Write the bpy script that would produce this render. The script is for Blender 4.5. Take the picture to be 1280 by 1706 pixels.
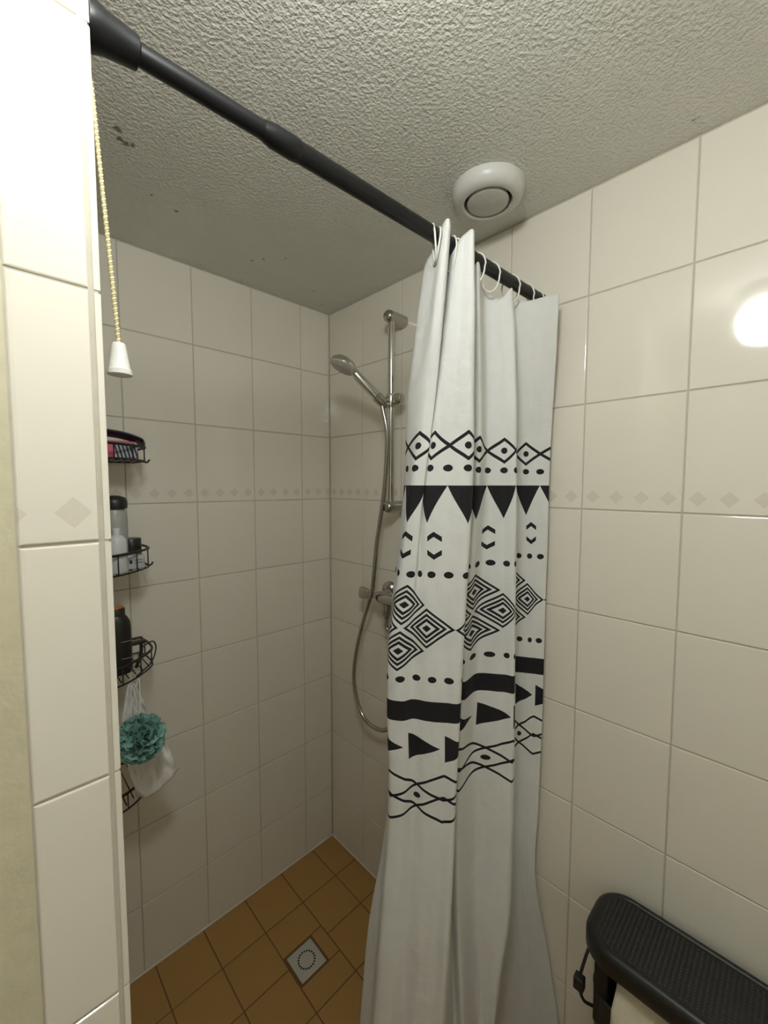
import bpy, bmesh, math, random
import numpy as np
from mathutils import Vector, Matrix, noise
random.seed(7)

# ------------------------------------------------------------------ clear
for o in list(bpy.data.objects):
    bpy.data.objects.remove(o, do_unlink=True)
scene = bpy.context.scene
COL = scene.collection

# ------------------------------------------------------------------ camera
F_PX, W_PX, H_PX = 688.56, 1280, 1706
CAM = np.array([-1.03891, -1.38350, 1.53014])
YAW, PITCH, ROLL = 0.7973, -0.0658, 0.0017
fwd = np.array([math.cos(PITCH)*math.cos(YAW), math.cos(PITCH)*math.sin(YAW), math.sin(PITCH)])
rgt0 = np.array([math.sin(YAW), -math.cos(YAW), 0.0])
up0 = np.cross(rgt0, fwd)
rgt = rgt0*math.cos(ROLL) + up0*math.sin(ROLL)
upv = -rgt0*math.sin(ROLL) + up0*math.cos(ROLL)
cd = bpy.data.cameras.new('camera')
cd.sensor_fit = 'HORIZONTAL'; cd.sensor_width = 36.0; cd.lens = F_PX*36.0/W_PX
cd.clip_start = 0.02; cd.clip_end = 50
cam = bpy.data.objects.new('camera', cd); COL.objects.link(cam)
m = Matrix.Identity(4)
for i in range(3):
    m[i][0] = rgt[i]; m[i][1] = upv[i]; m[i][2] = -fwd[i]; m[i][3] = CAM[i]
cam.matrix_world = m
scene.camera = cam

# ------------------------------------------------------------------ world, exposure
world = bpy.data.worlds.new('world'); scene.world = world; world.use_nodes = True
bg = world.node_tree.nodes['Background']
bg.inputs[0].default_value = (0.9, 0.88, 0.8, 1); bg.inputs[1].default_value = 0.02
vs = scene.view_settings
vs.view_transform = 'Standard'; vs.look = 'None'; vs.gamma = 1.0; vs.use_curve_mapping = False
vs.exposure = 0.0
LAMP_POS = (-0.932, -1.248, 2.098); LAMP_R = 0.072
LAMP_STRENGTH = 64.0; LAMP_COL = (0.955, 1.0, 1.0)

# ------------------------------------------------------------------ material helpers
class X:
    """a value in a shader tree; operators add Math nodes"""
    def __init__(s, nt, v): s.nt = nt; s.v = v
    def _op(s, op, *a, clamp=False):
        n = s.nt.nodes.new('ShaderNodeMath'); n.operation = op; n.use_clamp = clamp
        for i, q in enumerate((s,)+a):
            q = q.v if isinstance(q, X) else q
            if isinstance(q, (int, float)): n.inputs[i].default_value = q
            else: s.nt.links.new(q, n.inputs[i])
        return X(s.nt, n.outputs[0])
    def __add__(s, o): return s._op('ADD', o)
    __radd__ = __add__
    def __sub__(s, o): return s._op('SUBTRACT', o)
    def __rsub__(s, o): return (s*-1.0) + o
    def __mul__(s, o): return s._op('MULTIPLY', o)
    __rmul__ = __mul__
    def __truediv__(s, o): return s._op('DIVIDE', o)
    def abs(s): return s._op('ABSOLUTE')
    def fract(s): return s._op('FRACT')
    def floor(s): return s._op('FLOOR')
    def lt(s, o): return s._op('LESS_THAN', o)
    def gt(s, o): return s._op('GREATER_THAN', o)
    def min(s, o): return s._op('MINIMUM', o)
    def max(s, o): return s._op('MAXIMUM', o)
    def sqrt(s): return s._op('SQRT')
    def cos(s): return s._op('COSINE')
    def pow(s, o): return s._op('POWER', o)
    def clamp(s): return s._op('ADD', 0.0, clamp=True)
    def cell(s, period, phase=0.0):            # signed distance to the nearest multiple of period
        return (((s - phase)/period + 0.5).fract() - 0.5)*period

def new_mat(name, col=(.8, .8, .8), rough=.5, metal=0.0, **kw):
    mt = bpy.data.materials.new(name); mt.use_nodes = True
    nt = mt.node_tree; b = nt.nodes['Principled BSDF']
    b.inputs['Base Color'].default_value = (*col, 1)
    b.inputs['Roughness'].default_value = rough; b.inputs['Metallic'].default_value = metal
    for k, v in kw.items(): b.inputs[k].default_value = v
    return mt, nt, b

def noise_tex(nt, scale, detail=3, coord='Object', rough=.55, vec=None):
    tc = nt.nodes.new('ShaderNodeTexCoord'); n = nt.nodes.new('ShaderNodeTexNoise')
    n.inputs['Scale'].default_value = scale; n.inputs['Detail'].default_value = detail
    n.inputs['Roughness'].default_value = rough
    nt.links.new(vec if vec is not None else tc.outputs[coord], n.inputs['Vector'])
    return X(nt, n.outputs['Fac'])

def mixcol(nt, fac, a, b):
    n = nt.nodes.new('ShaderNodeMix'); n.data_type = 'RGBA'
    if isinstance(fac, X): nt.links.new(fac.v, n.inputs[0])
    else: n.inputs[0].default_value = fac
    for i, c in ((6, a), (7, b)):
        if isinstance(c, tuple): n.inputs[i].default_value = (*c, 1)
        else: nt.links.new(c, n.inputs[i])
    return n.outputs[2]

def add_bump(nt, b, h, strength=.3, dist=.002):
    n = nt.nodes.new('ShaderNodeBump'); n.inputs['Strength'].default_value = strength
    n.inputs['Distance'].default_value = dist
    nt.links.new(h.v, n.inputs['Height']); nt.links.new(n.outputs[0], b.inputs['Normal'])

M = {}
def simple(name, col, rough=.5, metal=0.0, bump=None, var=.06, **kw):
    mt, nt, b = new_mat(name, col, rough, metal, **kw)
    v = noise_tex(nt, 40, 3)
    dark = tuple(c*(1-2*var) for c in col); lite = tuple(min(1, c*(1+2*var)) for c in col)
    nt.links.new(mixcol(nt, v, dark, lite), b.inputs['Base Color'])
    if bump: add_bump(nt, b, noise_tex(nt, bump[0], 4), bump[1], bump[2])
    M[name] = mt; return mt

TILE_COL = (0.84, 0.785, 0.672)
def tile_mat(name, decor):
    mt, nt, b = new_mat(name, TILE_COL, .07)
    b.inputs['IOR'].default_value = 1.5
    oi = nt.nodes.new('ShaderNodeObjectInfo')
    r = X(nt, oi.outputs['Random'])
    v = noise_tex(nt, 9, 2)
    fac = (v*.6 + r*.4)
    col = mixcol(nt, fac, tuple(c*.965 for c in TILE_COL), tuple(min(1, c*1.035) for c in TILE_COL))
    if decor:
        tc = nt.nodes.new('ShaderNodeTexCoord'); sp = nt.nodes.new('ShaderNodeSeparateXYZ')
        nt.links.new(tc.outputs['Object'], sp.inputs[0])
        u = X(nt, sp.outputs[0]); z = X(nt, sp.outputs[2])
        d = u.cell(.0501, .025).abs() + (z - .0305).abs()
        inside = d.lt(.0155)
        mott = noise_tex(nt, 160, 3)
        dc = mixcol(nt, mott, tuple(c*q for c, q in zip(TILE_COL, (.84, .825, .81))), tuple(c*q for c, q in zip(TILE_COL, (.92, .905, .89))))
        col = mixcol(nt, inside, col, dc)
    nt.links.new(col, b.inputs['Base Color'])
    add_bump(nt, b, noise_tex(nt, 14, 2), .05, .004)
    M[name] = mt
tile_mat('wall_tile', False); tile_mat('decor_tile', True)
simple('grout', (.58, .53, .43), .85, bump=(300, .3, .001))
simple('silicone', (.74, .68, .57), .4)
def floor_mat():
    mt, nt, b = new_mat('floor_tile', (.30, .165, .05), .42)
    oi = nt.nodes.new('ShaderNodeObjectInfo'); r = X(nt, oi.outputs['Random'])
    v = noise_tex(nt, 18, 5); v2 = noise_tex(nt, 260, 2)
    fac = (v*.55 + r*.25 + v2*.2)
    nt.links.new(mixcol(nt, fac, (.36, .19, .055), (.48, .27, .085)), b.inputs['Base Color'])
    add_bump(nt, b, noise_tex(nt, 220, 3), .12, .001)
    M['floor_tile'] = mt
floor_mat()
simple('floor_grout', (.16, .085, .03), .9, bump=(300, .4, .001))
simple('paint', (.64, .585, .41), .55, bump=(26, .55, .004), var=.04)
simple('cream_paint', (.85, .83, .77), .6, bump=(60, .2, .002), var=.03)
simple('black_metal', (.006, .006, .0065), .38, **{'Specular IOR Level': .35})
simple('black_wire', (.01, .01, .011), .4)
simple('black_plastic', (.014, .0135, .012), .36, **{'Specular IOR Level': .4})
simple('white_plastic', (.78, .77, .72), .3, var=.02)
simple('ring_plastic', (.82, .80, .72), .35, var=.02)
simple('opal_base', (.62, .60, .55), .4)
simple('vent_plastic', (.66, .645, .59), .35, var=.02)
simple('chrome', (.68, .66, .63), .12, 1.0, var=.02)
simple('dull_chrome', (.48, .46, .43), .2, 1.0, var=.03)
simple('spray_face', (.66, .63, .57), .5)
simple('hole_dark', (.012, .01, .008), .8)
simple('vent_shadow', (.03, .027, .022), .8)
simple('drain_grey', (.52, .49, .42), .45)
simple('navy', (.006, .007, .022), .3)
simple('pink', (.62, .13, .19), .4)
simple('silver_stripe', (.42, .45, .47), .35)
simple('milky', (.45, .45, .42), .35)
simple('white_bottle', (.72, .73, .72), .35)
simple('grey_pack', (.50, .53, .53), .4)
simple('dark_bottle', (.022, .019, .017), .35)
simple('label_text', (.30, .29, .28), .5)
simple('orange', (.72, .20, .02), .4)
simple('cord_white', (.75, .73, .64), .7)
simple('rope_cream', (.80, .72, .46), .75)
simple('rope_gold', (.60, .49, .24), .7)
simple('towel_cream', (.70, .62, .46), .95, bump=(420, .8, .003))
simple('bag_white', (.82, .79, .74), .8, bump=(180, .5, .002))
simple('teal', (.25, .47, .40), .55, var=.15)
M['teal'].node_tree.nodes['Principled BSDF'].inputs['Alpha'].default_value = 1.0

def ceiling_mat():
    mt, nt, b = new_mat('ceiling_plaster', (.62, .58, .48), .75)
    a = noise_tex(nt, 150, 2.5, rough=.5); c = noise_tex(nt, 330, 2); low = noise_tex(nt, 12, 3)
    h = a.pow(1.6)*1.2 + c*.35 + low*.25
    tc = nt.nodes.new('ShaderNodeTexCoord'); sp = nt.nodes.new('ShaderNodeSeparateXYZ')
    nt.links.new(tc.outputs['Object'], sp.inputs[0])
    x = X(nt, sp.outputs[0]); y = X(nt, sp.outputs[1])
    spots = noise_tex(nt, 75, 4, rough=.7)
    mold = None
    # mould flecks: patches of the ceiling that carry them
    for cx, cy, r, k in MOULD:
        dx = x - cx; dy = y - cy
        d = (dx*dx + dy*dy).sqrt()/r
        f = ((1.0 - d).clamp()*k + spots*1.0 - .86)*9.0
        f = f.clamp()
        mold = f if mold is None else mold.max(f)
    base = mixcol(nt, low, (.74, .73, .655), (.82, .81, .73))
    nt.links.new(mixcol(nt, mold*.8, base, (.10, .09, .07)), b.inputs['Base Color'])
    add_bump(nt, b, h, .85, .0042)
    M['ceiling_plaster'] = mt

# ------------------------------------------------------------------ mesh helpers
def link(o, parent=None):
    COL.objects.link(o)
    if parent is not None: o.parent = parent
    return o
def mesh_obj(name, verts, faces, mat, parent=None, smooth=False, edge=None):
    me = bpy.data.meshes.new(name); me.from_pydata([tuple(map(float, v)) for v in verts], [], faces); me.update()
    bm = bmesh.new(); bm.from_mesh(me); bmesh.ops.recalc_face_normals(bm, faces=bm.faces); bm.to_mesh(me); bm.free()
    mats = mat if isinstance(mat, list) else [mat]
    for q in mats: me.materials.append(M[q])
    if smooth:
        me.polygons.foreach_set('use_smooth', [True]*len(me.polygons))
        if edge: me.set_sharp_from_angle(angle=math.radians(edge))
    return link(bpy.data.objects.new(name, me), parent)
def join(*parts):
    V, Fc = [], []
    for v, f in parts:
        k = len(V); V += list(v); Fc += [tuple(i+k for i in q) for q in f]
    return V, Fc
def empty(name, loc=(0, 0, 0)):
    o = bpy.data.objects.new(name, None); o.location = loc; o.empty_display_size = .02
    return link(o)
def tag(o, label, cat, group=None, kind=None):
    o['label'] = label; o['category'] = cat
    if group: o['group'] = group
    if kind: o['kind'] = kind
    return o
def structure(o, label=None, cat=None):
    o['kind'] = 'structure'
    if label: o['label'] = label
    if cat: o['category'] = cat
    return o

def box(x0, x1, y0, y1, z0, z1, bev=0.0):
    if bev <= 0:
        v = [(x, y, z) for x in (x0, x1) for y in (y0, y1) for z in (z0, z1)]
        return v, [(0, 1, 3, 2), (4, 6, 7, 5), (0, 4, 5, 1), (2, 3, 7, 6), (0, 2, 6, 4), (1, 5, 7, 3)]
    bm = bmesh.new(); bmesh.ops.create_cube(bm, size=1)
    for q in bm.verts:
        q.co = Vector(((x0+x1)/2+q.co.x*(x1-x0), (y0+y1)/2+q.co.y*(y1-y0), (z0+z1)/2+q.co.z*(z1-z0)))
    bmesh.ops.bevel(bm, geom=bm.edges[:], offset=bev, segments=3, profile=.6, affect='EDGES')
    bm.verts.index_update()
    r = [tuple(q.co) for q in bm.verts], [tuple(v.index for v in f.verts) for f in bm.faces]
    bm.free(); return r
def frame_from(d):
    d = Vector(d).normalized(); a = Vector((0, 0, 1)) if abs(d.z) < .9 else Vector((1, 0, 0))
    x = a.cross(d).normalized(); y = d.cross(x).normalized()
    return x, y, d
def lathe(profile, origin=(0, 0, 0), axis=(0, 0, 1), n=32, close=True):
    """profile: list of (radius, height) along axis"""
    x, y, d = frame_from(axis); o = Vector(origin); V = []; Fc = []
    for r, h in profile:
        for k in range(n):
            a = 2*math.pi*k/n
            V.append(o + d*h + x*(r*math.cos(a)) + y*(r*math.sin(a)))
    for i in range(len(profile)-1):
        for k in range(n):
            a, b = i*n+k, i*n+(k+1) % n
            Fc.append((a, b, b+n, a+n))
    if close:
        Fc.append(tuple(range(n))[::-1]); Fc.append(tuple(range((len(profile)-1)*n, len(profile)*n)))
    return V, Fc
def catmull(pts, per=8, closed=False):
    P = [Vector(p) for p in pts]; n = len(P); out = []
    rng = range(n) if closed else range(n-1)
    for i in rng:
        if closed: a, b, c, d = P[(i-1) % n], P[i], P[(i+1) % n], P[(i+2) % n]
        else:
            b, c = P[i], P[i+1]; a = P[i-1] if i else b*2-c; d = P[i+2] if i+2 < n else c*2-b
        for k in range(per):
            t = k/per
            out.append(.5*((2*b)+(c-a)*t+(2*a-5*b+4*c-d)*t*t+(3*b-a-3*c+d)*t**3))
    if not closed: out.append(P[-1])
    return out
def tube(pts, r, n=8, closed=False, radii=None):
    P = [Vector(p) for p in pts]; N = len(P); V = []; Fc = []
    t0 = (P[1]-P[0]).normalized(); x, y, _ = frame_from(t0)
    for i, p in enumerate(P):
        if closed: t = (P[(i+1) % N]-P[i-1]).normalized()
        else: t = (P[min(i+1, N-1)]-P[max(i-1, 0)]).normalized()
        x = (x - t*x.dot(t)).normalized(); y = t.cross(x)
        rr = radii[i] if radii else r
        for k in range(n):
            a = 2*math.pi*k/n; V.append(p + x*(rr*math.cos(a)) + y*(rr*math.sin(a)))
    for i in range(N if closed else N-1):
        for k in range(n):
            a, b = i*n+k, i*n+(k+1) % n; c, d = ((i+1) % N)*n+(k+1) % n, ((i+1) % N)*n+k
            Fc.append((a, b, c, d))
    if not closed:
        Fc.append(tuple(range(n))[::-1]); Fc.append(tuple(range((N-1)*n, N*n)))
    return V, Fc
def sphere(c, r, seg=24, rings=14, sq=(1, 1, 1)):
    V = [(c[0], c[1], c[2]+r*sq[2])]; Fc = []
    for i in range(1, rings):
        th = math.pi*i/rings
        for k in range(seg):
            a = 2*math.pi*k/seg
            V.append((c[0]+r*sq[0]*math.sin(th)*math.cos(a), c[1]+r*sq[1]*math.sin(th)*math.sin(a), c[2]+r*sq[2]*math.cos(th)))
    V.append((c[0], c[1], c[2]-r*sq[2])); L = len(V)-1
    for k in range(seg):
        Fc.append((0, 1+k, 1+(k+1) % seg)); b = 1+(rings-2)*seg
        Fc.append((L, b+(k+1) % seg, b+k))
    for i in range(rings-2):
        for k in range(seg):
            a = 1+i*seg+k; b = 1+i*seg+(k+1) % seg
            Fc.append((a, a+seg, b+seg, b))
    return V, Fc

# ------------------------------------------------------------------ the room shell
Z3 = 1.4719; TH = .25; TW = .2004; ZC = 2.2144; XS = -.943; YP = -.88
XL, YR = -1.9, -2.1          # room bounds behind the camera
MOULD = [(-.818, -.418, .022, .55), (-.797, -.390, .022, .60), (-.786, -.395, .020, .62), (-.809, -.395, .016, .60),
         (-.717, -.262, .012, .6), (-.656, -.241, .012, .6), (-.410, -.158, .022, .55), (-.389, -.193, .016, .5), (-.347, -.244, .030, .40),
         (-.166, -.122, .05, .38), (-.377, -.01, .10, .33), (-.50, -.01, .10, .28), (-.077, -.06, .09, .36), (-.065, -.917, .03, .45), (-.046, -1.203, .02, .5), (-.03, -.70, .10, .30)]
ceiling_mat()
GAP = .0030
_tile_cache = {}
def tile_mesh(u0, u1, v0, v1, mat, bl=.0014):
    key = (round(u0, 4), round(u1, 4), round(v0, 4), round(v1, 4), mat, bl)
    if key in _tile_cache: return _tile_cache[key]
    b, dp, th = .0017, .0011, .006
    V = []
    for (ins_l, ins, d) in ((bl, b, 0.0), (bl*.35, b*.35, dp*.35), (0, 0, dp*1.3), (0, 0, th)):
        V += [(u0+ins_l, d, v0+ins), (u1-ins, d, v0+ins), (u1-ins, d, v1-ins), (u0+ins_l, d, v1-ins)]
    Fc = [(0, 1, 2, 3)]
    for L in range(3):
        for k in range(4):
            a, c = L*4+k, L*4+(k+1) % 4
            Fc.append((a, a+4, c+4, c))
    me = bpy.data.meshes.new('tile'); me.from_pydata(V, [], Fc); me.materials.append(M[mat]); me.update()
    _tile_cache[key] = me
    return me
rows = []                                  # (z of the full tile's foot, z0, z1, decor)
for k in range(-6, 3):
    z0 = Z3 + k*TH
    rows.append((z0, max(z0, 0.004), min(z0+TH, ZC-.002), k == 0))
def tile_wall(parent, org, udir, ndir, ulines, u0, u1, first_bevel=None):
    """org: point of the wall at u=0,z=0; udir: along the wall as seen from the front (to the right); ndir: into the wall"""
    ud, nd = Vector(udir), Vector(ndir)
    for i in range(len(ulines)-1):
        full0 = ulines[i]; a, b = max(full0, u0), min(ulines[i+1], u1)
        if b - a < .004: continue
        for zf, z0, z1, dec in rows:
            me = tile_mesh(a-full0+GAP/2, b-full0-GAP/2, z0-zf+GAP/2, z1-zf-GAP/2, 'decor_tile' if dec else 'wall_tile',
                           first_bevel if (first_bevel and i == 0) else .0014)
            o = bpy.data.objects.new('tile', me)
            p = Vector(org) + ud*full0 + Vector((0, 0, zf)) + nd*random.uniform(0, .0003)
            mm = Matrix.Identity(4)
            for q in range(3): mm[q][0] = ud[q]; mm[q][1] = nd[q]; mm[q][2] = (0, 0, 1)[q]; mm[q][3] = p[q]
            mm = mm @ Matrix.Rotation(random.uniform(-.0007, .0007), 4, 'X') @ Matrix.Rotation(random.uniform(-.0007, .0007), 4, 'Z')
            link(o, parent); o.matrix_world = mm

GD = .0022                                   # depth of the grout behind the tile face
w_left = structure(mesh_obj('wall_left', *box(XS-.01, .1, GD, .1, 0, ZC), 'grout'))
# columns on the left wall counted from the corner: first joint at -0.1348
ul = sorted([-.1348 - TW*k for k in range(5)] + [-.1348-TW*5, 0.0])
ul2 = [ul[0]] + ul[1:-1] + [-.1348+TW]
tile_wall(w_left, (0, 0, 0), (1, 0, 0), (0, 1, 0), ul2, XS+.001, -.001)
w_right = structure(mesh_obj('wall_right', *box(GD, .1, YR-.1, .1, 0, ZC), 'grout'))
# right wall, u runs towards the camera (to the right in view)
tile_wall(w_right, (0, 0, 0), (0, -1, 0), (1, 0, 0), [.2016-TW] + [.2016 + TW*k for k in range(0, 11)], .001, -YR)
# stub partition at the left of the shower opening: core, front tiles, inner side tiles
w_part = structure(mesh_obj('wall_partition', *box(XL, XS-GD, YP+GD, .1, 0, ZC), 'grout'))
tile_wall(w_part, (0, YP, 0), (1, 0, 0), (0, 1, 0), [-1.0491, -.9525], -1.0175, -.9525, first_bevel=.004)
tile_wall(w_part, (XS, 0, 0), (0, 1, 0), (-1, 0, 0), [YP + TW*k for k in range(0, 6)], YP, -.002)
w_paint = structure(mesh_obj('wall_painted', *box(XL, -1.0178, YP+.0005, YP+.02, 0, ZC), 'paint'))
structure(mesh_obj('wall_rear', *box(XL-.1, .1, YR-.1, YR, 0, ZC), 'cream_paint'))
structure(mesh_obj('wall_entry', *box(XL-.1, XL, YR, .1, 0, ZC), 'cream_paint'))
structure(mesh_obj('ceiling', *box(XL-.1, .1, YR-.1, .1, ZC, ZC+.1), 'ceiling_plaster'))
floor = structure(mesh_obj('floor', *box(XL-.1, .1, YR-.1, .1, -.1, -.0015), 'floor_grout'))
# white sealant beads along the shower floor and in the corner
structure(mesh_obj('trim_1', *tube([(XS, -.002, .002), (-.002, -.002, .002)], .0045, 8), 'silicone'))
structure(mesh_obj('trim_2', *tube([(-.002, -.002, .002), (-.002, YR, .002)], .0045, 8), 'silicone'))

# ------------------------------------------------------------------ floor tiles, 15 x 15 cm
FW, FX, FY = .1497, .1076, .1606
_fl = {}
def floor_tile(x0, x1, y0, y1):
    g = .0018; w, d = x1-x0-2*g, y1-y0-2*g
    if w < .004 or d < .004: return
    key = (round(w, 4), round(d, 4))
    if key not in _fl:
        V = []; 
        for ins, z in ((.0012, 0.0), (0, -.0009), (0, -.006)):
            V += [(ins, ins, z), (w-ins, ins, z), (w-ins, d-ins, z), (ins, d-ins, z)]
        Fc = [(0, 1, 2, 3)]
        for L in range(2):
            for k in range(4): a, c = L*4+k, L*4+(k+1) % 4; Fc.append((a, a+4, c+4, c))
        me = bpy.data.meshes.new('floor_tile'); me.from_pydata(V, [], Fc); me.materials.append(M['floor_tile'])
        bm = bmesh.new(); bm.from_mesh(me); bmesh.ops.recalc_face_normals(bm, faces=bm.faces); bm.to_mesh(me); bm.free()
        _fl[key] = me
    o = bpy.data.objects.new('floor_tile', _fl[key]); link(o, floor)
    o.location = (x0+g, y0+g, random.uniform(-.0004, 0))
    o.rotation_euler = (random.uniform(-.001, .001), random.uniform(-.001, .001), 0)
xs = [0.0] + [-(FX+FW*k) for k in range(13)]
ys = [0.0] + [-(FY+FW*k) for k in range(14)]
DX0, DX1, DY0, DY1 = -.4015, -.3035, -.3760, -.2770        # the drain's cut-out
for i in range(len(xs)-1):
    for j in range(len(ys)-1):
        x1, x0 = xs[i], max(xs[i+1], XL); y1, y0 = ys[j], max(ys[j+1], YR)
        if y1 > YP-.01 and y0 >= YP-.15 and x1 <= XS+.002: continue
        if y0 > YP: x0 = max(x0, XS)
        if x1 - x0 < .01 or y1-y0 < .01: continue
        if i == 2 and j in (1, 2):
            if j == 1:
                floor_tile(x0, x1, DY1+.004, y1)
                floor_tile(DX1+.003, x1, DY0-.002, DY1+.004)
                floor_tile(x0, x1, ys[3], DY0-.002)
            continue
        floor_tile(x0, x1, y0, y1)

# ------------------------------------------------------------------ ceiling lamp (opal globe)
lamp = tag(empty('ceiling_lamp', (LAMP_POS[0], LAMP_POS[1], ZC)), 'round opal glass globe lamp glowing on the ceiling, seen mirrored in the glossy tiles', 'lamp')
gm, gnt, gb = new_mat('opal_glow', (.9, .88, .8), .3)
gb.inputs['Emission Color'].default_value = (*LAMP_COL, 1); gb.inputs['Emission Strength'].default_value = LAMP_STRENGTH
M['opal_glow'] = gm
def sub(o, parent):                       # parent without moving
    o.parent = parent; o.matrix_parent_inverse = parent.matrix_basis.inverted(); return o
sub(mesh_obj('globe', *sphere(LAMP_POS, LAMP_R, 40, 24), 'opal_glow', None, True), lamp)
sub(mesh_obj('base', *lathe([(.050, -.040), (.058, -.036), (.066, -.012), (.066, -.001)], (LAMP_POS[0], LAMP_POS[1], ZC), n=40), 'opal_base', None, True, 40), lamp)

# ------------------------------------------------------------------ air valve on the ceiling
VX, VY = -.165, -.832
vent = tag(empty('ceiling_vent', (VX, VY, ZC)), 'round white plastic air vent on the ceiling above the curtain rod', 'vent')
prof = []
for k in range(13):
    a = math.pi/2*k/12
    prof.append((.0570 + .0255*math.cos(a)**.9, -.003 - .0300*math.sin(a)**.95))
ring_p = [(.0825, -.0005)] + prof + [(.0550, -.0322), (.0542, -.0285), (.0538, -.004)]
sub(mesh_obj('outer_ring', *lathe(ring_p, (VX, VY, ZC), n=56, close=False), 'vent_plastic', None, True, 60), vent)
sub(mesh_obj('throat', *lathe([(.0538, -.004), (.0530, -.006), (.0001, -.006)], (VX, VY, ZC), n=40, close=False), 'vent_shadow', None, True), vent)
sub(mesh_obj('disc', *lathe([(.0001, -.0330), (.0440, -.0330), (.0465, -.0318), (.0475, -.0285), (.0455, -.022), (.012, -.019), (.012, -.006)], (VX, VY, ZC), n=48, close=False), 'opal_base', None, True, 50), vent)

# ------------------------------------------------------------------ curtain rod
RA, RB = Vector((XS, -.862, 1.9865)), Vector((-.001, -.8935, 1.9930))
rd = (RB-RA).normalized(); RLEN = (RB-RA).length
rod = tag(empty('curtain_rod', RA), 'black telescopic shower curtain rod spanning the shower opening', 'curtain rod')
def on_rod(t): return RA + rd*t
def rodpart(name, prof):
    return sub(mesh_obj(name, *lathe(prof, RA, rd, 36), 'black_metal', None, True, 40), rod)
rodpart('end_cap', [(.0215, .0005), (.0215, .006), (.0185, .014), (.0155, .040), (.0150, .044), (.0110, .046)])
rodpart('inner_tube', [(.0107, .040), (.0107, .200)])
rodpart('joint_sleeve', [(.0112, .186), (.0120, .190), (.0140, .200), (.0145, .228), (.0138, .238), (.0130, .240)])
rodpart('outer_tube', [(.0130, .232), (.0130, RLEN-.03)])
rodpart('wall_cap', [(.0136, RLEN-.032), (.0138, RLEN-.006), (.0150, RLEN-.004), (.0150, RLEN-.0005)])

# ------------------------------------------------------------------ curtain: cloth in folds
def place(px, D, z):
    """plan position at horizontal distance D ahead of the camera, seen in image column px at height z"""
    zd = D*math.cos(PITCH) + (z-CAM[2])*math.sin(PITCH)
    lat = (px-640)/F_PX*zd
    return (CAM[0] + D*math.cos(YAW) + lat*math.sin(YAW), CAM[1] + D*math.sin(YAW) - lat*math.cos(YAW))
ZL = [2.00, 1.85, 1.70, 1.53, 1.35, 1.20, 1.05, .90, .70, .50, .30, .12]
# u, depth at the top, depth below, columns for each height
FOLD = [
 (-.270, .890, .925, [740, 732, 718, 705, 695, 690, 690, 690, 690, 680, 670, 665]),
 (-.200, .880, .915, [722, 708, 692, 684, 672, 662, 659, 657, 642, 618, 606, 598]),
 (-.140, .840, .880, [712, 694, 679, 674, 660, 649, 648, 651, 644, 632, 622, 615]),
 (-.105, .805, .850, [731, 712, 691, 679, 662, 648, 646, 649, 641, 630, 620, 613]),
 (-.077, .782, .825, [741, 724, 708, 687, 668, 651, 649, 652, 645, 634, 625, 618]),
 (-.050, .788, .818, [750, 738, 725, 706, 690, 673, 671, 673, 666, 657, 649, 643]),
 (-.030, .842, .827, [748, 736, 722, 706, 697, 689, 687, 689, 682, 675, 668, 662]),
 (0.000, .822, .816, [758, 747, 733, 714, 712, 711, 711, 711, 703, 697, 690, 685]),
 (.0385, .808, .812, [773, 765, 756, 746, 744, 743, 742, 741, 733, 726, 718, 713]),
 (.0720, .800, .812, [789, 790, 789, 787, 779, 772, 767, 761, 755, 747, 740, 735]),
 (.1150, .880, .915, [786, 782, 778, 776, 768, 762, 757, 753, 750, 752, 756, 758]),
 (.1540, .865, .900, [797, 799, 800, 797, 786, 778, 774, 767, 764, 767, 773, 777]),
 (.1920, .930, .945, [804, 809, 811, 811, 804, 799, 796, 791, 791, 792, 796, 798]),
 (.2310, .935, .938, [828, 836, 840, 840, 838, 838, 836, 831, 827, 822, 816, 812]),
 (.2720, .935, .930, [849, 857, 860, 860, 859, 858, 857, 856, 853, 849, 832, 818]),
 (.3500, .995, 1.02, [846, 851, 852, 852, 852, 850, 850, 850, 849, 846, 842, 836]),
 (.4300, .990, 1.04, [858, 862, 862, 861, 861, 861, 861, 861, 860, 862, 866, 868]),
 (.4620, .985, 1.035, [884, 880, 877, 876, 878, 879, 877, 876, 874, 874, 880, 884]),
 (.5000, .985, 1.03, [915, 908, 902, 899, 897, 895, 893, 891, 886, 882, 896, 904]),
 (.5220, .985, 1.025, [932, 927, 921, 915, 912, 909, 906, 904, 898, 893, 913, 932]),
]
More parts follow.
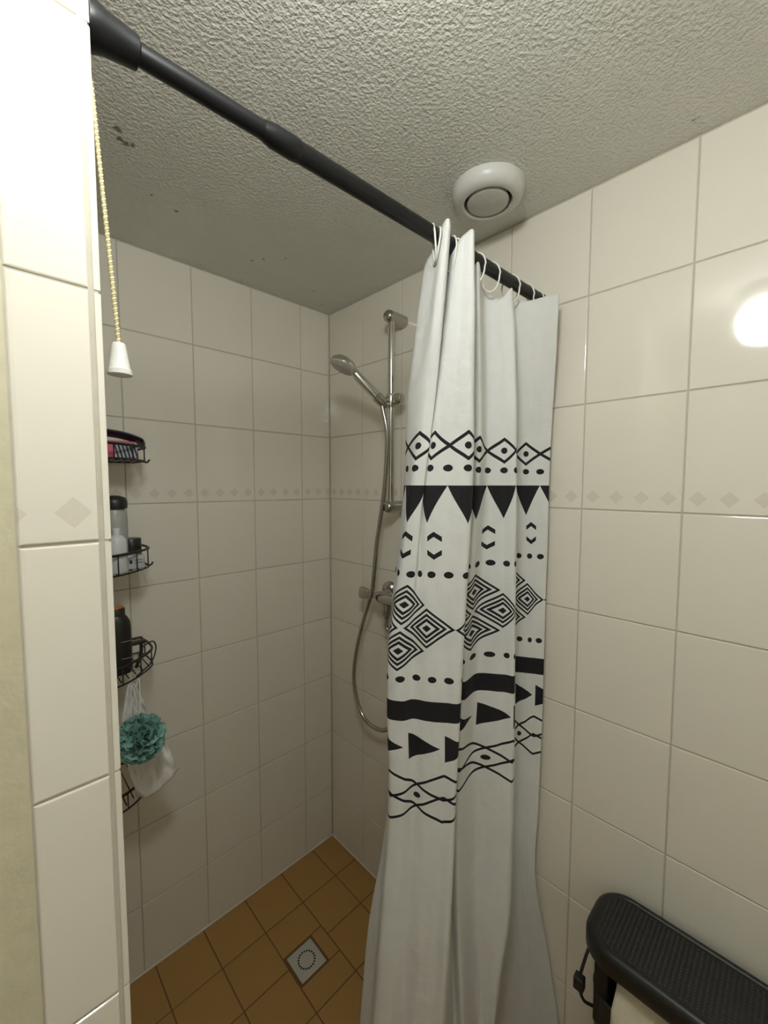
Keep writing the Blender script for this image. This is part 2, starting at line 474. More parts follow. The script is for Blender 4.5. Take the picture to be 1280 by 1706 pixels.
# how far along the cloth the sharp front crease (tenth node) lies at each height: the cloth hangs a little askew
CREASE_U = [.078, .086, .093, .089, .080, .0735, .0705, .0695, .0695, .0695, .0695, .0695]
ZTOP = [1.950, 1.952, 1.960, 1.996, 2.008, 2.006, 1.984, 1.986, 1.998, 2.002, 1.975, 1.978, 1.958, 1.938, 1.960, 1.945, 1.958, 1.957, 1.967, 1.972]
def cr(xs_, ys_, x):
    """monotone-ish cubic through (xs, ys)"""
    n = len(xs_)
    if xs_[0] > xs_[-1]: xs_ = [-q for q in xs_]; x = -x
    x = min(max(x, xs_[0]), xs_[-1])
    i = 0
    while i < n-2 and x > xs_[i+1]: i += 1
    h = xs_[i+1]-xs_[i]; t = (x-xs_[i])/h
    def slope(k):
        if k == 0: return (ys_[1]-ys_[0])/(xs_[1]-xs_[0])
        if k == n-1: return (ys_[-1]-ys_[-2])/(xs_[-1]-xs_[-2])
        a = (ys_[k]-ys_[k-1])/(xs_[k]-xs_[k-1]); b = (ys_[k+1]-ys_[k])/(xs_[k+1]-xs_[k])
        return (a+b)/2
    m0, m1 = slope(i)*h, slope(i+1)*h
    return (2*t**3-3*t*t+1)*ys_[i]+(t**3-2*t*t+t)*m0+(-2*t**3+3*t*t)*ys_[i+1]+(t**3-t*t)*m1
US = [f[0] for f in FOLD]
def cloth():
    nu, nz = 300, 170
    uu = np.linspace(US[0], US[-1], nu); V = []; UV = []
    zt = [cr(US, ZTOP, u) for u in uu]
    ZB = .012
    # node positions for a fine ladder of heights
    ladder = np.linspace(.005, 2.03, 96); NX = []; NY = []
    for z in ladder:
        px_ = []; 
        ax, ay = [], []
        for f in FOLD:
            zc_ = min(max(z, .12), 2.0)
            px = cr(ZL, f[3], zc_)
            k = min(max((2.0-zc_)/.40, 0), 1); k = k*k*(3-2*k)
            D = f[1]*(1-k)+f[2]*k
            x, y = place(px, D, z)
            if x > -.010:
                D -= (x+.010)/(math.cos(YAW)+(px-640)/F_PX*math.sin(YAW)); x, y = place(px, D, z)
            ax.append(x); ay.append(y)
        NX.append([cr(US, ax, u) for u in uu]); NY.append([cr(US, ay, u) for u in uu])
    NX = np.array(NX); NY = np.array(NY)
    for j in range(nz+1):
        t = j/nz
        for i in range(nu):
            z = zt[i]+(ZB-zt[i])*t
            a = max(0.0, (z-ladder[0])/(ladder[-1]-ladder[0])*(len(ladder)-1)); k = min(int(a), len(ladder)-2); q = a-k
            x = NX[k, i]*(1-q)+NX[k+1, i]*q; y = NY[k, i]*(1-q)+NY[k+1, i]*q
            wr = noise.noise(Vector((uu[i]*26, z*7, 1.3)))*.0030 + noise.noise(Vector((uu[i]*60, z*24, 4.1)))*.0010
            x -= .70*wr; y -= .71*wr
            if i < 3: x += .004*math.sin(z*150)*(3-i)/3
            V.append((min(x, -.006), y, z))
            us = list(US); us[9] = cr(ZL, CREASE_U, z); us[10] = max(us[10], us[9]+.025)
            UV.append((float(np.interp(uu[i], US, us)), z))
    Fc = [(j*nu+i, j*nu+i+1, (j+1)*nu+i+1, (j+1)*nu+i) for j in range(nz) for i in range(nu-1)]
    return V, Fc, UV

def curtain_mat():
    mt, nt, b = new_mat('curtain_print', (.8, .8, .8), .85)
    uvn = nt.nodes.new('ShaderNodeUVMap'); uvn.uv_map = 'cloth'
    sp = nt.nodes.new('ShaderNodeSeparateXYZ'); nt.links.new(uvn.outputs[0], sp.inputs[0])
    u = X(nt, sp.outputs[0]); z = X(nt, sp.outputs[1])
    T = .077; P = 3*T
    masks = []
    def dots(z0, period, phase, ru, rz):
        du = u.cell(period, phase)/ru; dz = (z-z0)/rz
        masks.append((du*du + dz*dz).lt(1.0))
    def band(z0, z1): return z.gt(z0)*z.lt(z1)
    # row of eyes
    tri = u.cell(T).abs()/(T/2)                      # 0 on an eye's centre, 1 at the crossings
    line = ((z-1.607).abs() - (1.0 - tri)*.0255).abs()
    masks.append(line.lt(.0040)*band(1.57, 1.645))
    dots(1.607, T, 0, .0080, .0070)
    dots(1.563, T/2, 0, .0095, .0068)
    # hanging triangles
    masks.append(z.lt(1.529)*((z-1.4545)/.0745).gt(tri)*z.gt(1.4545))
    # chevrons
    cu = u.cell(.0924, .0154).abs()
    for z0, s in ((1.4325, -1.0), (1.3865, 1.0)):
        masks.append((z - z0 - cu*(.66*s)).abs().lt(.0052)*cu.lt(.0150))
    dots(1.351, P/7, .010, .0090, .0068)
    # clusters of four concentric lozenges
    def rings(d):
        r = d.lt(.18)
        for a, c in ((.35, .51), (.60, .745), (.865, 1.0)): r = r.max(d.gt(a)*d.lt(c))
        return r
    c0 = -.060
    dx1 = (u.cell(P, c0).abs() - .060).abs()/.0555
    masks.append(rings(dx1 + (z-1.241).abs()/.0415))
    dx2 = u.cell(P, c0).abs()/.0555
    masks.append(rings(dx2 + ((z-1.241).abs() - .0475).abs()/.0415))
    dots(1.135, P/7, .012, .0088, .0066)
    masks.append(band(1.0470, 1.0890))
    # row of arrow heads
    fr = ((u + T/2)/T).fract()*T
    masks.append(fr.lt(.067)*(z-.9905).abs().lt((.067 - fr)/.067*.0285))
    # crossing waves
    ph = ((u - .037)*(2*math.pi/P)).cos()
    pl = (u.cell(P, .037).abs()/(P/2)*-2.0 + 1.0)*.65 + ph*.35
    for zc_, s in ((.9070, 1.0), (.9070, -1.0), (.8595, 1.0), (.8595, -1.0)):
        masks.append((z - zc_ - pl*(.0265*s)).abs().lt(.0030))
    dots(.8833, P/2, -.0205, .0078, .0062)
    mk = masks[0]
    for q in masks[1:]: mk = mk.max(q)
    fold_noise = noise_tex(nt, 30, 3)
    wht = mixcol(nt, fold_noise, (.80, .795, .76), (.88, .875, .84))
    col = mixcol(nt, mk, wht, (.012, .011, .013))
    nt.links.new(col, b.inputs['Base Color'])
    add_bump(nt, b, noise_tex(nt, 900, 2)*.2 + noise_tex(nt, 48, 4), .5, .0045)
    tr = nt.nodes.new('ShaderNodeBsdfTranslucent'); nt.links.new(col, tr.inputs[0])
    mx = nt.nodes.new('ShaderNodeMixShader'); mx.inputs[0].default_value = .16
    out = nt.nodes['Material Output']
    nt.links.new(b.outputs[0], mx.inputs[1]); nt.links.new(tr.outputs[0], mx.inputs[2]); nt.links.new(mx.outputs[0], out.inputs[0])
    M['curtain_print'] = mt
curtain_mat()
cV, cF, cUV = cloth()
me = bpy.data.meshes.new('shower_curtain'); me.from_pydata(cV, [], cF); me.materials.append(M['curtain_print'])
uvl = me.uv_layers.new(name='cloth')
li = np.zeros(len(me.loops), dtype=np.int32); me.loops.foreach_get('vertex_index', li)
uvl.data.foreach_set('uv', np.array(cUV, dtype=np.float32)[li].ravel())
me.polygons.foreach_set('use_smooth', [True]*len(me.polygons)); me.update()
curtain = link(bpy.data.objects.new('shower_curtain', me))
tag(curtain, 'white fabric shower curtain with black geometric print, pushed together against the right wall', 'curtain')
sol = curtain.modifiers.new('thickness', 'SOLIDIFY'); sol.thickness = .0012; sol.offset = 0

# rings that carry it
def rod_t_for(px):
    lo, hi = 0.0, RLEN
    for _ in range(40):
        mid = (lo+hi)/2; d = np.array(on_rod(mid))-CAM
        if 640+F_PX*(d@rgt)/(d@fwd) < px: lo = mid
        else: hi = mid
    return lo
ring_specs = [(722, 'white plastic curtain ring at the left end of the bunched curtain', -.75, -.1),
              (730, 'white plastic curtain ring just left of the highest curtain fold', -.6, .12),
              (753, 'white plastic curtain ring just right of the highest curtain fold', -.4, .05),
              (760, 'white plastic curtain ring left of the slanted flat curtain fold', -.3, -.1),
              (794, 'white plastic curtain ring behind the top of the narrow curtain fold', .3, .1),
              (818, 'white plastic curtain ring standing clear over the sagging curtain edge', .5, .1),
              (852, 'white plastic curtain ring above the dark gap in the curtain top', .45, .05),
              (876, 'white plastic curtain ring third from the right wall', .4, -.1),
              (893, 'white plastic curtain ring second from the right wall', .5, .1),
              (901, 'white plastic curtain ring closest to the right wall', .3, 0)]
for px, lab, yawr, rollr in ring_specs:
    c = on_rod(rod_t_for(px)); pts = []
    for k in range(28):
        a = 2*math.pi*k/28
        pts.append(Vector((0, .0205*math.sin(a)*(1.0 if math.cos(a) > 0 else .9), .0325*math.cos(a) - .0165)))
    R = Matrix.Rotation(math.atan2(rd.y, rd.x)+yawr, 3, 'Z') @ Matrix.Rotation(rollr, 3, 'Y')
    o = mesh_obj('curtain_ring', *tube([R @ p for p in pts], .0018, 8, True), 'ring_plastic', None, True)
    o.location = c
    tag(o, lab, 'curtain ring', 'curtain rings on the black rod')

# ------------------------------------------------------------------ shower rail, hand shower, hose, mixer
RX, RY = -.060, -.4135
rail = tag(empty('shower_rail', (RX, RY, 1.44)), 'chrome vertical shower rail with slider mounted on the tiled wall', 'shower rail')
sub(mesh_obj('bar', *lathe([(.0112, 1.445), (.0112, 2.080)], (RX, RY, 0), n=24), 'chrome', None, True, 40), rail)
def bracket(z):
    return lathe([(.004, -.086), (.012, -.0845), (.0175, -.079), (.0195, -.072), (.0200, -.064), (.0200, -.001)], (0, RY, z), (1, 0, 0), 28)
for z in (2.072, 1.456):
    sub(mesh_obj('bracket', *bracket(z), 'dull_chrome', None, True, 40), rail)
SZ = 1.806
sub(mesh_obj('slider', *lathe([(.0098, -.022), (.0165, -.021), (.0180, -.016), (.0180, .016), (.0165, .021), (.0098, .022)], (RX, RY, SZ), n=28), 'chrome', None, True, 40), rail)
kn = lathe([(.010, 0), (.0165, .006), (.0195, .016), (.0195, .026), (.0165, .036), (.008, .041)], (RX, RY-.008, SZ), (.15, -1, .05), 28)
sub(mesh_obj('slider_knob', *kn, 'chrome', None, True, 40), rail)
HB = Vector((-.100, -.4015, 1.8050)); HC = Vector((-.200, -.339, 1.9045))
hd = (HC-HB).normalized()
arm = tube([(RX, RY, SZ), (-.078, -.408, 1.803), HB - hd*.004], .0125, 14, radii=[.013, .013, .0125])
sub(mesh_obj('holder_arm', *arm, 'dull_chrome', None, True, 40), rail)
sub(mesh_obj('holder_cup', *lathe([(.0125, -.020), (.0165, -.018), (.0175, .014), (.0130, .017)], HB, hd, 24), 'dull_chrome', None, True, 40), rail)

hand = tag(empty('hand_shower', HB), 'chrome hand shower with pale grey spray face hooked in the rail slider', 'hand shower')
fn = Vector((-.42, .16, -.89)).normalized()            # the way the spray face looks
neck = HC - fn*.012
hp = catmull([HB - hd*.032, HB, HB + hd*.05 - fn*.004, HB + hd*.095 - fn*.007, neck - hd*.028 - fn*.001, neck - hd*.006], 6)
rr = [.0104 + .0046*math.sin(math.pi*min(1, i/(len(hp)-1)*1.15)) for i in range(len(hp))]
sub(mesh_obj('handle', *tube(hp, .011, 18, radii=rr), 'chrome', None, True, 50), hand)
sub(mesh_obj('head', *lathe([(.006, -.027), (.020, -.025), (.034, -.018), (.043, -.008), (.0465, .001), (.0460, .004), (.0425, .005)], HC, fn, 40), 'chrome', None, True, 50), hand)
sf = sub(mesh_obj('spray_face', *lathe([(.0428, .003), (.0428, .0062), (.040, .0085), (.001, .0090)], HC, fn, 40), 'spray_face', None, True, 50), hand)
fx, fy, _ = frame_from(fn); noz = []
for rr_, n_ in ((.010, 6), (.020, 12), (.031, 18)):
    for k in range(n_):
        a = 2*math.pi*k/n_; noz.append(lathe([(.0016, 0), (.0011, .002)], HC + fn*.0086 + fx*rr_*math.cos(a) + fy*rr_*math.sin(a), fn, 6))
nz_ = sub(mesh_obj('nozzles', *join(*noz), 'spray_face', None), hand); nz_['kind'] = 'stuff'

MZ, MX, MY = 1.142, -.062, -.385
mix = tag(empty('shower_mixer', (0, MY, MZ)), 'chrome two-handle shower mixer tap on the tiled wall, half behind the curtain', 'mixer tap')
sub(mesh_obj('body', *lathe([(.012, -.025), (.0165, -.020), (.021, -.006), (.0225, .012), (.0225, .150), (.021, .166), (.0165, .180), (.012, .185)], (MX, MY+.012, MZ), (0, -1, 0), 28), 'dull_chrome', None, True, 50), mix)
for yy in (MY-.005, MY-.155):
    sub(mesh_obj('wall_flange', *lathe([(.0325, 0), (.0325, .004), (.030, .010), (.022, .017), (.0165, .020), (.0165, .060)], (-.0005, yy+.034, MZ+.012), (-1, -.45, -.12), 32), 'dull_chrome', None, True, 40), mix)
def knob(y0, s):
    prof_ = [(.0105, 0), (.011, .018), (.0130, .030), (.019, .056), (.0215, .070), (.0205, .077), (.012, .082)]
    V, Fc = lathe(prof_, (0, 0, 0), (0, 1, 0), 30)
    out = []
    for v in V:
        a = math.atan2(v.z, v.x); r = math.hypot(v.x, v.z); r *= 1 + .13*math.cos(3*a)*min(1, v.y/.04)
        out.append((MX + r*math.cos(a), y0 + s*v.y, MZ + r*math.sin(a)))
    return out, Fc
sub(mesh_obj('handle', *knob(MY+.036, 1), 'dull_chrome', None, True, 40), mix)
sub(mesh_obj('handle', *knob(MY-.170, -1), 'dull_chrome', None, True, 40), mix)
sub(mesh_obj('outlet', *lathe([(.014, 0), (.0155, -.020), (.0150, -.046), (.0115, -.055), (.0085, -.064)], (MX, MY-.012, MZ-.006), n=24), 'dull_chrome', None, True, 40), mix)

hose_px = [(637, 675), (645, 720), (644, 770), (640, 820), (634, 865), (628, 905), (624, 950), (620, 985), (613, 1010), (603, 1045), (594, 1085), (590, 1120), (592, 1150), (600, 1182), (614, 1205), (634, 1216), (649, 1212), (659, 1190), (661, 1150), (658, 1100), (653, 1060)]
hp = []
def on_x(px, py, x):
    d = fwd*F_PX + rgt*(px-640) - upv*(py-853); t = (x-CAM[0])/d[0]; return tuple(CAM + d*t)
for i, (a, b_) in enumerate(hose_px):
    xx = [-.0955, -.088, -.086, -.086, -.088, -.090, -.092, -.092, -.088][i] if i < 9 else -.060
    hp.append(on_x(a, b_, xx))
hp = [tuple(HB - hd*.030)] + hp + [(MX, MY-.012, MZ-.10), (MX, MY-.012, MZ-.066)]
hs = catmull(hp, 10)
rad = [.0072 + .0005*(i % 2) for i in range(len(hs))]
hose = tag(mesh_obj('shower_hose', *tube(hs, .006, 12, radii=rad), 'dull_chrome', None, True), 'grey metal shower hose looping down from the hand shower to the mixer', 'hose')

# ------------------------------------------------------------------ floor drain
dcx, dcy = (DX0+DX1)/2, (DY0+DY1)/2
drain = tag(empty('floor_drain', (dcx, dcy, 0)), 'square pale grey shower drain with a ring of small holes in the brown tiles', 'drain')
hw = (DX1-DX0)/2-.0035; hh = (DY1-DY0)/2-.0035
sub(mesh_obj('plate', *box(dcx-hw, dcx+hw, dcy-hh, dcy+hh, -.004, .0008, .0015), 'drain_grey'), drain)
for k in range(20):
    a = 2*math.pi*k/20
    c = (dcx+.026*math.cos(a), dcy+.026*math.sin(a), .0008)
    sub(mesh_obj('hole', *lathe([(.0031, 0), (.0029, .0003)], c, n=10), 'hole_dark'), drain)

# ------------------------------------------------------------------ pull cord
bx, by = -.9195, -.832
pull = tag(empty('pull_cord', (bx, by, 1.655)), 'white bell-shaped pull on a twisted cream cord beside the tiled partition', 'pull cord')
bell = [(.0030, .0355), (.0058, .0355), (.0066, .0340), (.0072, .031), (.0108, .0070), (.0112, .0062), (.0126, .0055), (.0126, .0005), (.0115, 0.0), (.003, .0)]
sub(mesh_obj('bell', *lathe(bell, (bx, by, 1.6535), n=32), 'white_plastic', None, True, 40), pull)
path = catmull([(bx, by, 1.689), (-.9255, by, 1.79), (-.9322, by, 1.90), (-.9378, by, 2.02), (-.9390, by, ZC-.001)], 110)
for s_, nm, mt_ in ((0, 'cord_strand', 'rope_cream'), (math.pi, 'cord_strand', 'rope_gold')):
    pts = []
    for k, p in enumerate(path):
        a = k*.0012/.0072*2*math.pi + s_
        pts.append(p + Vector((.0011*math.cos(a), .0011*math.sin(a), 0)))
    sub(mesh_obj(nm, *tube(pts, .0016 if s_ == 0 else .0013, 6), mt_, None, True), pull)

# ------------------------------------------------------------------ corner caddy
caddy = tag(empty('corner_caddy', (-.915, -.028, 0)), 'tall black wire corner caddy with four shelves standing behind the partition', 'shower caddy')
sub(mesh_obj('pole', *lathe([(.011, .001), (.011, ZC-.001)], (-.915, -.028, 0), n=16), 'black_wire', None, True, 40), caddy)
def shelf(z, h, loop=False):
    out = [(-.930, -.012), (-.735, -.012), (-.716, -.030), (-.712, -.105), (-.728, -.150), (-.790, -.205), (-.850, -.222), (-.930, -.222)]
    base = catmull([(x, y, z) for x, y in out], 4, True)
    topc = [Vector((p.x, p.y, z+h)) for p in base]
    sh = sub(mesh_obj('shelf', *tube(base, .0022, 8, True), 'black_wire', None, True), caddy)
    sub2(mesh_obj('rim', *tube(topc, .0034, 8, True), 'black_wire', None, True), sh)
    for k in range(0, len(base), 3):
        sub2(mesh_obj('upright', *tube([base[k], topc[k]], .0015, 6), 'black_wire', None, True), sh)
    for k in range(11):
        x = -.922 + k*.0195; ymax = -.215 if x < -.83 else -.215 + (x+.83)*.75
        sub2(mesh_obj('floor_wire', *tube([(x, -.012, z), (x, ymax, z)], .0015, 6), 'black_wire', None, True), sh)
    if loop:
        lp = catmull([(-.772, -.195, z+.004), (-.730, -.170, z+.022), (-.712, -.150, z+.050), (-.720, -.150, z+.072), (-.752, -.165, z+.066)], 8)
        sub2(mesh_obj('hook_loop', *tube(lp, .0018, 8), 'black_wire', None, True), sh)
    else:
        hk = catmull([(-.716, -.10, z), (-.704, -.10, z-.002), (-.698, -.10, z+.006)], 5)
        sub2(mesh_obj('hook', *tube(hk, .0024, 8), 'black_wire', None, True), sh)
    return sh
def sub2(o, part):
    o.parent = part; o.matrix_parent_inverse = part.matrix_world.inverted(); return o
bpy.context.view_layer.update()
shelf(1.593, .036); shelf(1.306, .050); shelf(1.030, .045, True); shelf(.705, .042)

# things on the caddy
sb = tag(empty('soap_box', (-.785, -.135, 1.595)), 'pink and silver striped box under a curved navy lid on the top caddy shelf', 'box')
sub(mesh_obj('carton', *box(-.855, -.742, -.165, -.105, 1.5955, 1.640, .006), 'pink', None, True, 40), sb)
st = []
for k in range(6):
    x = -.790 + k*.0085
    V_, F_ = box(-.0018, .0018, -.0006, .0006, -.019, .019)
    sub(mesh_obj('stripe', [(x + p[0] - p[2]*.25, -.1655 + p[1], 1.616 + p[2]) for p in V_], F_, 'navy'), sb)
sub(mesh_obj('silver_panel', *box(-.793, -.7425, -.1652, -.160, 1.598, 1.636, .002), 'silver_stripe'), sb)
lid_pts = catmull([(-.880, -.140, 1.659), (-.820, -.138, 1.6615), (-.770, -.135, 1.657), (-.735, -.128, 1.648), (-.716, -.122, 1.639)], 6)
Vv = []; Ff = []
n_ = 16
for i, p in enumerate(lid_pts):
    wv = .038 if i < len(lid_pts)-4 else .038 - .006*(i-len(lid_pts)+5)
    for k in range(n_):
        a = 2*math.pi*k/n_
        Vv.append((p.x + .25*wv*0, p.y + wv*math.cos(a), p.z + .0092*math.sin(a)))
for i in range(len(lid_pts)-1):
    for k in range(n_):
        a, c = i*n_+k, i*n_+(k+1) % n_; Ff.append((a, c, c+n_, a+n_))
Ff.append(tuple(range(n_))); Ff.append(tuple(range((len(lid_pts)-1)*n_, len(lid_pts)*n_)))
sub(mesh_obj('lid', Vv, Ff, 'navy', None, True, 60), sb)

jb = tag(empty('shampoo_bottle', (-.790, -.115, 1.308)), 'milky clear bottle with a black cap on the second caddy shelf', 'bottle')
sub(mesh_obj('body', *lathe([(.025, 0), (.0285, .004), (.0285, .135), (.026, .146), (.023, .158)], (-.788, -.110, 1.3085), n=28), 'milky', None, True, 50), jb)
sub(mesh_obj('cap', *lathe([(.0285, 0), (.0300, .006), (.0300, .020), (.026, .029), (.012, .034), (.001, .035)], (-.788, -.110, 1.466), n=28), 'dark_bottle', None, True, 50), jb)
wb = tag(empty('lotion_bottle', (-.808, -.180, 1.308)), 'small white round-shouldered bottle standing in front on the second caddy shelf', 'bottle')
sub(mesh_obj('body', *lathe([(.020, 0), (.0225, .004), (.0225, .072), (.0205, .084), (.014, .092), (.008, .095)], (-.8000, -.180, 1.3085), n=28), 'white_bottle', None, True, 50), wb)
sub(mesh_obj('cap', *lathe([(.0085, 0), (.0085, .016), (.006, .018)], (-.8000, -.180, 1.403), n=20), 'white_bottle', None, True, 50), wb)
bj = tag(empty('cream_jar', (-.752, -.100, 1.308)), 'black cream jar at the right end of the second caddy shelf', 'jar')
sub(mesh_obj('body', *lathe([(.022, 0), (.024, .003), (.024, .052)], (-.7505, -.098, 1.3085), n=28), 'dark_bottle', None, True, 40), bj)
sub(mesh_obj('lid', *lathe([(.0248, 0), (.0248, .020), (.023, .0225), (.001, .0225)], (-.7505, -.098, 1.3610), n=28), 'dark_bottle', None, True, 40), bj)
pk = tag(empty('soap_packet', (-.795, -.150, 1.308)), 'flat pale grey packet with dark print lying in the second caddy shelf', 'packet')
sub(mesh_obj('wrapper', *box(-.783, -.735, -.165, -.135, 1.3085, 1.345, .004), 'grey_pack', None, True, 40), pk)
pr = [box(-.781+k*.011, -.775+k*.011, -.1656, -.1648, 1.320 + .004*(k % 2), 1.333) for k in range(2)]
pr += [box(-.758, -.740, -.1656, -.1648, 1.325+.007*k, 1.3265+.007*k) for k in range(2)]
for q in pr: sub(mesh_obj('print_mark', *q, 'dark_bottle'), pk)
db = tag(empty('shower_gel_bottle', (-.792, -.140, 1.032)), 'black flat shower gel bottle with an orange cap on the third caddy shelf', 'bottle')
def flat_lathe(prof_, org, sy):
    V, Fc = lathe(prof_, (0, 0, 0), n=28)
    return [(org[0]+v.x, org[1]+v.y*sy, org[2]+v.z) for v in V], Fc
sub(mesh_obj('body', *flat_lathe([(.028, 0), (.031, .004), (.031, .120), (.029, .138), (.023, .150), (.019, .155)], (-.798, -.140, 1.0325), .62), 'dark_bottle', None, True, 50), db)
sub(mesh_obj('cap', *flat_lathe([(.0185, 0), (.0185, .018), (.0165, .0205), (.001, .0205)], (-.798, -.140, 1.1875), .66), 'dark_bottle', None, True, 40), db)
sub(mesh_obj('cap_disc', *flat_lathe([(.015, 0), (.015, .003), (.001, .0035)], (-.798, -.140, 1.2075), .66), 'orange', None, True, 40), db)
tx = [box(-.795, -.772, -.1600, -.1592, 1.075+k*.045, 1.0768+k*.045) for k in range(2)]
for q in tx: sub(mesh_obj('print_line', *q, 'label_text'), db)
rz = tag(empty('razor', (-.735, -.150, 1.032)), 'black razor leaning in the right end of the third caddy shelf', 'razor')
sub(mesh_obj('handle', *tube(catmull([(-.758, -.135, 1.034), (-.745, -.132, 1.066), (-.742, -.130, 1.098)], 6), .0042, 10), 'dark_bottle', None, True, 50), rz)
sub(mesh_obj('blade_head', *box(-.770, -.733, -.137, -.123, 1.096, 1.106, .003), 'dark_bottle', None, True, 40), rz)

# loofah puff
LC = Vector((-.795, -.315, .935))
lf = tag(empty('bath_puff', (LC.x, LC.y, LC.z)), 'teal nylon bath puff hanging from the third caddy shelf', 'bath puff')
V_, F_ = [], []
rnd = random.Random(3)
for k in range(520):
    d = Vector((rnd.gauss(0, 1), rnd.gauss(0, 1), rnd.gauss(0, 1))).normalized()
    x, y, _ = frame_from(d); a = rnd.uniform(0, math.pi*2); t1 = x*math.cos(a)+y*math.sin(a); t2 = d.cross(t1)
    r0 = rnd.uniform(.012, .026); r1 = rnd.uniform(.038, .055); w = rnd.uniform(.010, .020); b0 = len(V_)
    for i in range(4):
        q = i/3; rr_ = r0+(r1-r0)*q
        for s in (-1, -.33, .33, 1):
            fold_ = math.sin(s*3.2 + k)*.0055*q
            V_.append(LC + d*rr_ + t1*(s*w*(.35+.65*q)) + t2*(fold_ + .012*q*q*math.sin(k)))
    for i in range(3):
        for s in range(3): F_.append((b0+i*4+s, b0+i*4+s+1, b0+i*4+s+5, b0+i*4+s+4))
pf = sub(mesh_obj('netting', V_, F_, 'teal', None, True), lf); pf['kind'] = 'stuff'
cr_ = catmull([(LC.x, LC.y+.005, LC.z+.045), (-.782, -.262, .990), (-.772, -.226, 1.025), (-.772, -.214, 1.036), (-.780, -.226, 1.020), (-.795, -.262, .990), (LC.x+.012, LC.y+.004, LC.z+.045)], 8)
sub(mesh_obj('cord', *tube(cr_, .0013, 6), 'cord_white', None, True), lf)

# white cloth bag hanging behind the puff
def sheet(fn_, nu, nv, th):
    V = [fn_(i/nu, j/nv) for j in range(nv+1) for i in range(nu+1)]
    Fc = [(j*(nu+1)+i, j*(nu+1)+i+1, (j+1)*(nu+1)+i+1, (j+1)*(nu+1)+i) for j in range(nv) for i in range(nu)]
    return V, Fc
def bag_f(u, v):
    # u across, v downwards; pinched at the top where it hangs from the shelf wire
    w = min(1, v/.45)**.8
    xl = -.795*(1-w) + -.822*w; xr_ = -.785*(1-w) + -.752*w
    if v > .45: q = (v-.45)/.55; xl += .030*q; xr_ += .064*q**.8
    x = xl+(xr_-xl)*u
    zb = .748 - .030*math.sin(math.pi*min(1, u/.75)) + .018*u
    z = 1.033 + (zb-1.033)*v
    y = -.232 - .006*v + .010*math.sin(u*8+v*5)*v + .016*noise.noise(Vector((u*5, v*7, .3)))
    return (x, min(max(y, -.254), -.2275), z)
bagm = mesh_obj('cloth_bag', *sheet(bag_f, 40, 50, .002), 'bag_white', None, True)
bagm.modifiers.new('thickness', 'SOLIDIFY').thickness = .003
tag(bagm, 'crumpled white cloth hanging below the teal bath puff', 'cloth')

# ------------------------------------------------------------------ black laundry basket with towel
BX0, BX1, BY0, BY1, BZ = -.190, -.018, -1.60, -1.092, .600
basket = tag(empty('laundry_basket', ((BX0+BX1)/2, (BY0+BY1)/2, 0)), 'black laundry basket with a rounded textured lid against the right wall', 'laundry basket')
def rrect(x0, x1, y0, y1, r, n=8):
    pts = []
    for cx, cy, a0 in ((x1-r, y1-r, 0), (x0+r, y1-r, 90), (x0+r, y0+r, 180), (x1-r, y0+r, 270)):
        for k in range(n+1):
            a = math.radians(a0+90*k/n); pts.append((cx+r*math.cos(a), cy+r*math.sin(a)))
    return pts
def rr_loft(layers):
    """layers: (inset, z)"""
    V, Fc = [], []; n = None
    for ins, z in layers:
        p = rrect(BX0+ins, BX1-ins, BY0+ins, BY1-ins, max(.062-ins*.8, .012)); n = len(p)
        V += [(x, y, z) for x, y in p]
    for i in range(len(layers)-1):
        for k in range(n):
            a, c = i*n+k, i*n+(k+1) % n; Fc.append((a, c, c+n, a+n))
    Fc.append(tuple(range(n))[::-1]); Fc.append(tuple(range((len(layers)-1)*n, len(layers)*n)))
    return V, Fc
lid = sub(mesh_obj('lid', *rr_loft([(.012, BZ-.047), (.003, BZ-.045), (0, BZ-.040), (0, BZ-.014), (.003, BZ-.006), (.009, BZ-.001), (.013, BZ), (.016, BZ-.0005), (.018, BZ-.003), (.022, BZ-.003)]), 'black_plastic', None, True, 50), basket)
bp = []
sy_ = .0082
for j in range(int((BY1-BY0)/sy_)):
    for i in range(22):
        x = BX0+.024 + i*.0062 + (.0031 if j % 2 else 0); y = BY1-.026-j*sy_
        if x > BX1-.024 or y < BY0+.025: continue
        cxr, cyr = x-(BX0+.062), y-(BY1-.062)
        if cxr < 0 and cyr > 0 and math.hypot(cxr, cyr) > .040: continue
        cxr = x-(BX1-.062)
        if cxr > 0 and cyr > 0 and math.hypot(cxr, cyr) > .040: continue
        h = BZ-.003
        bp.append(([(x-.0026, y, h), (x, y-.0035, h), (x+.0026, y, h), (x, y+.0035, h), (x, y, h+.0030)], [(0, 1, 4), (1, 2, 4), (2, 3, 4), (3, 0, 4)]))
wv = sub2(mesh_obj('weave_texture', *join(*bp), 'black_plastic', None, True), lid); wv['kind'] = 'stuff'
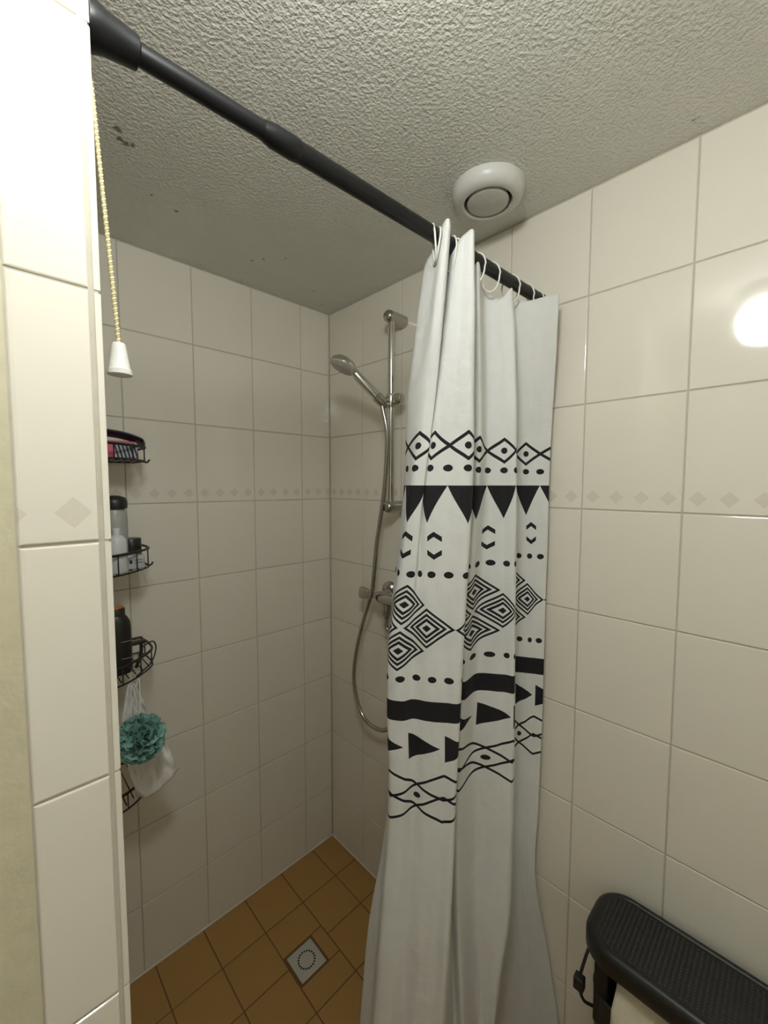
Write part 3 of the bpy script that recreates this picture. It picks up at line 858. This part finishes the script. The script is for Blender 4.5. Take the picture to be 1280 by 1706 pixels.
# body: open bin below the lid
def ring_wall(lay):
    V, Fc = [], []; n = None
    for ins, z in lay:
        p = rrect(BX0+ins, BX1-ins, BY0+ins, BY1-ins, .05); n = len(p); V += [(x, y, z) for x, y in p]
    for i in range(len(lay)-1):
        for k in range(n): a, c = i*n+k, i*n+(k+1) % n; Fc.append((a, c, c+n, a+n))
    Fc.append(tuple(range(n))[::-1])
    return V, Fc
sub(mesh_obj('bin', *ring_wall([(.030, .001), (.022, .30), (.016, .470), (.020, .472), (.026, .30), (.034, .01)]), 'black_plastic', None, True, 50), basket)
for (x, y) in ((BX0+.045, BY1-.040), (BX1-.03, BY1-.040), (BX0+.045, BY0+.04), (BX1-.03, BY0+.04)):
    sub(mesh_obj('lid_post', *box(x-.016, x+.016, y-.014, y+.014, .40, BZ-.044, .004), 'black_plastic', None, True, 40), basket)
strap = catmull([(BX0+.055, BY1-.014, BZ-.045), (BX0+.034, BY1-.006, BZ-.085), (BX0+.018, BY1-.002, BZ-.125), (BX0+.020, BY1-.010, BZ-.160), (BX0+.035, BY1-.026, BZ-.175)], 8)
sub(mesh_obj('strap', *tube(strap, .0032, 8), 'black_plastic', None, True), basket)
sub(mesh_obj('buckle', *box(BX0+.009, BX0+.027, BY1-.012, BY1+.008, BZ-.140, BZ-.112, .003), 'black_plastic', None, True, 40), basket)
def towel_f(u, v):
    y = BY1-.070 - u*.40
    # v: from inside the bin, over the rim, down the front
    k = v
    x = BX1-.05 - k*.165 if k < .6 else BX1-.149 - (k-.6)*.05
    bul = math.sin(math.pi*min(k/.75, 1))
    z = .462 + .075*bul + .012*math.sin(u*19+1)*bul + .016*noise.noise(Vector((u*9, k*5, 2.2)))
    if k > .6: x = BX0-.002 - .018*math.sin((k-.6)/.4*math.pi*.6) - .008*math.sin(u*15); z = min(z, .530) - (k-.6)*.42
    z = min(z, BZ-.056)
    return (x, y, z)
tw = mesh_obj('towel', *sheet(towel_f, 60, 40, .003), 'towel_cream', None, True)
tw.modifiers.new('thickness', 'SOLIDIFY').thickness = .006
tag(tw, 'cream terry towel bulging out under the black basket lid', 'towel')
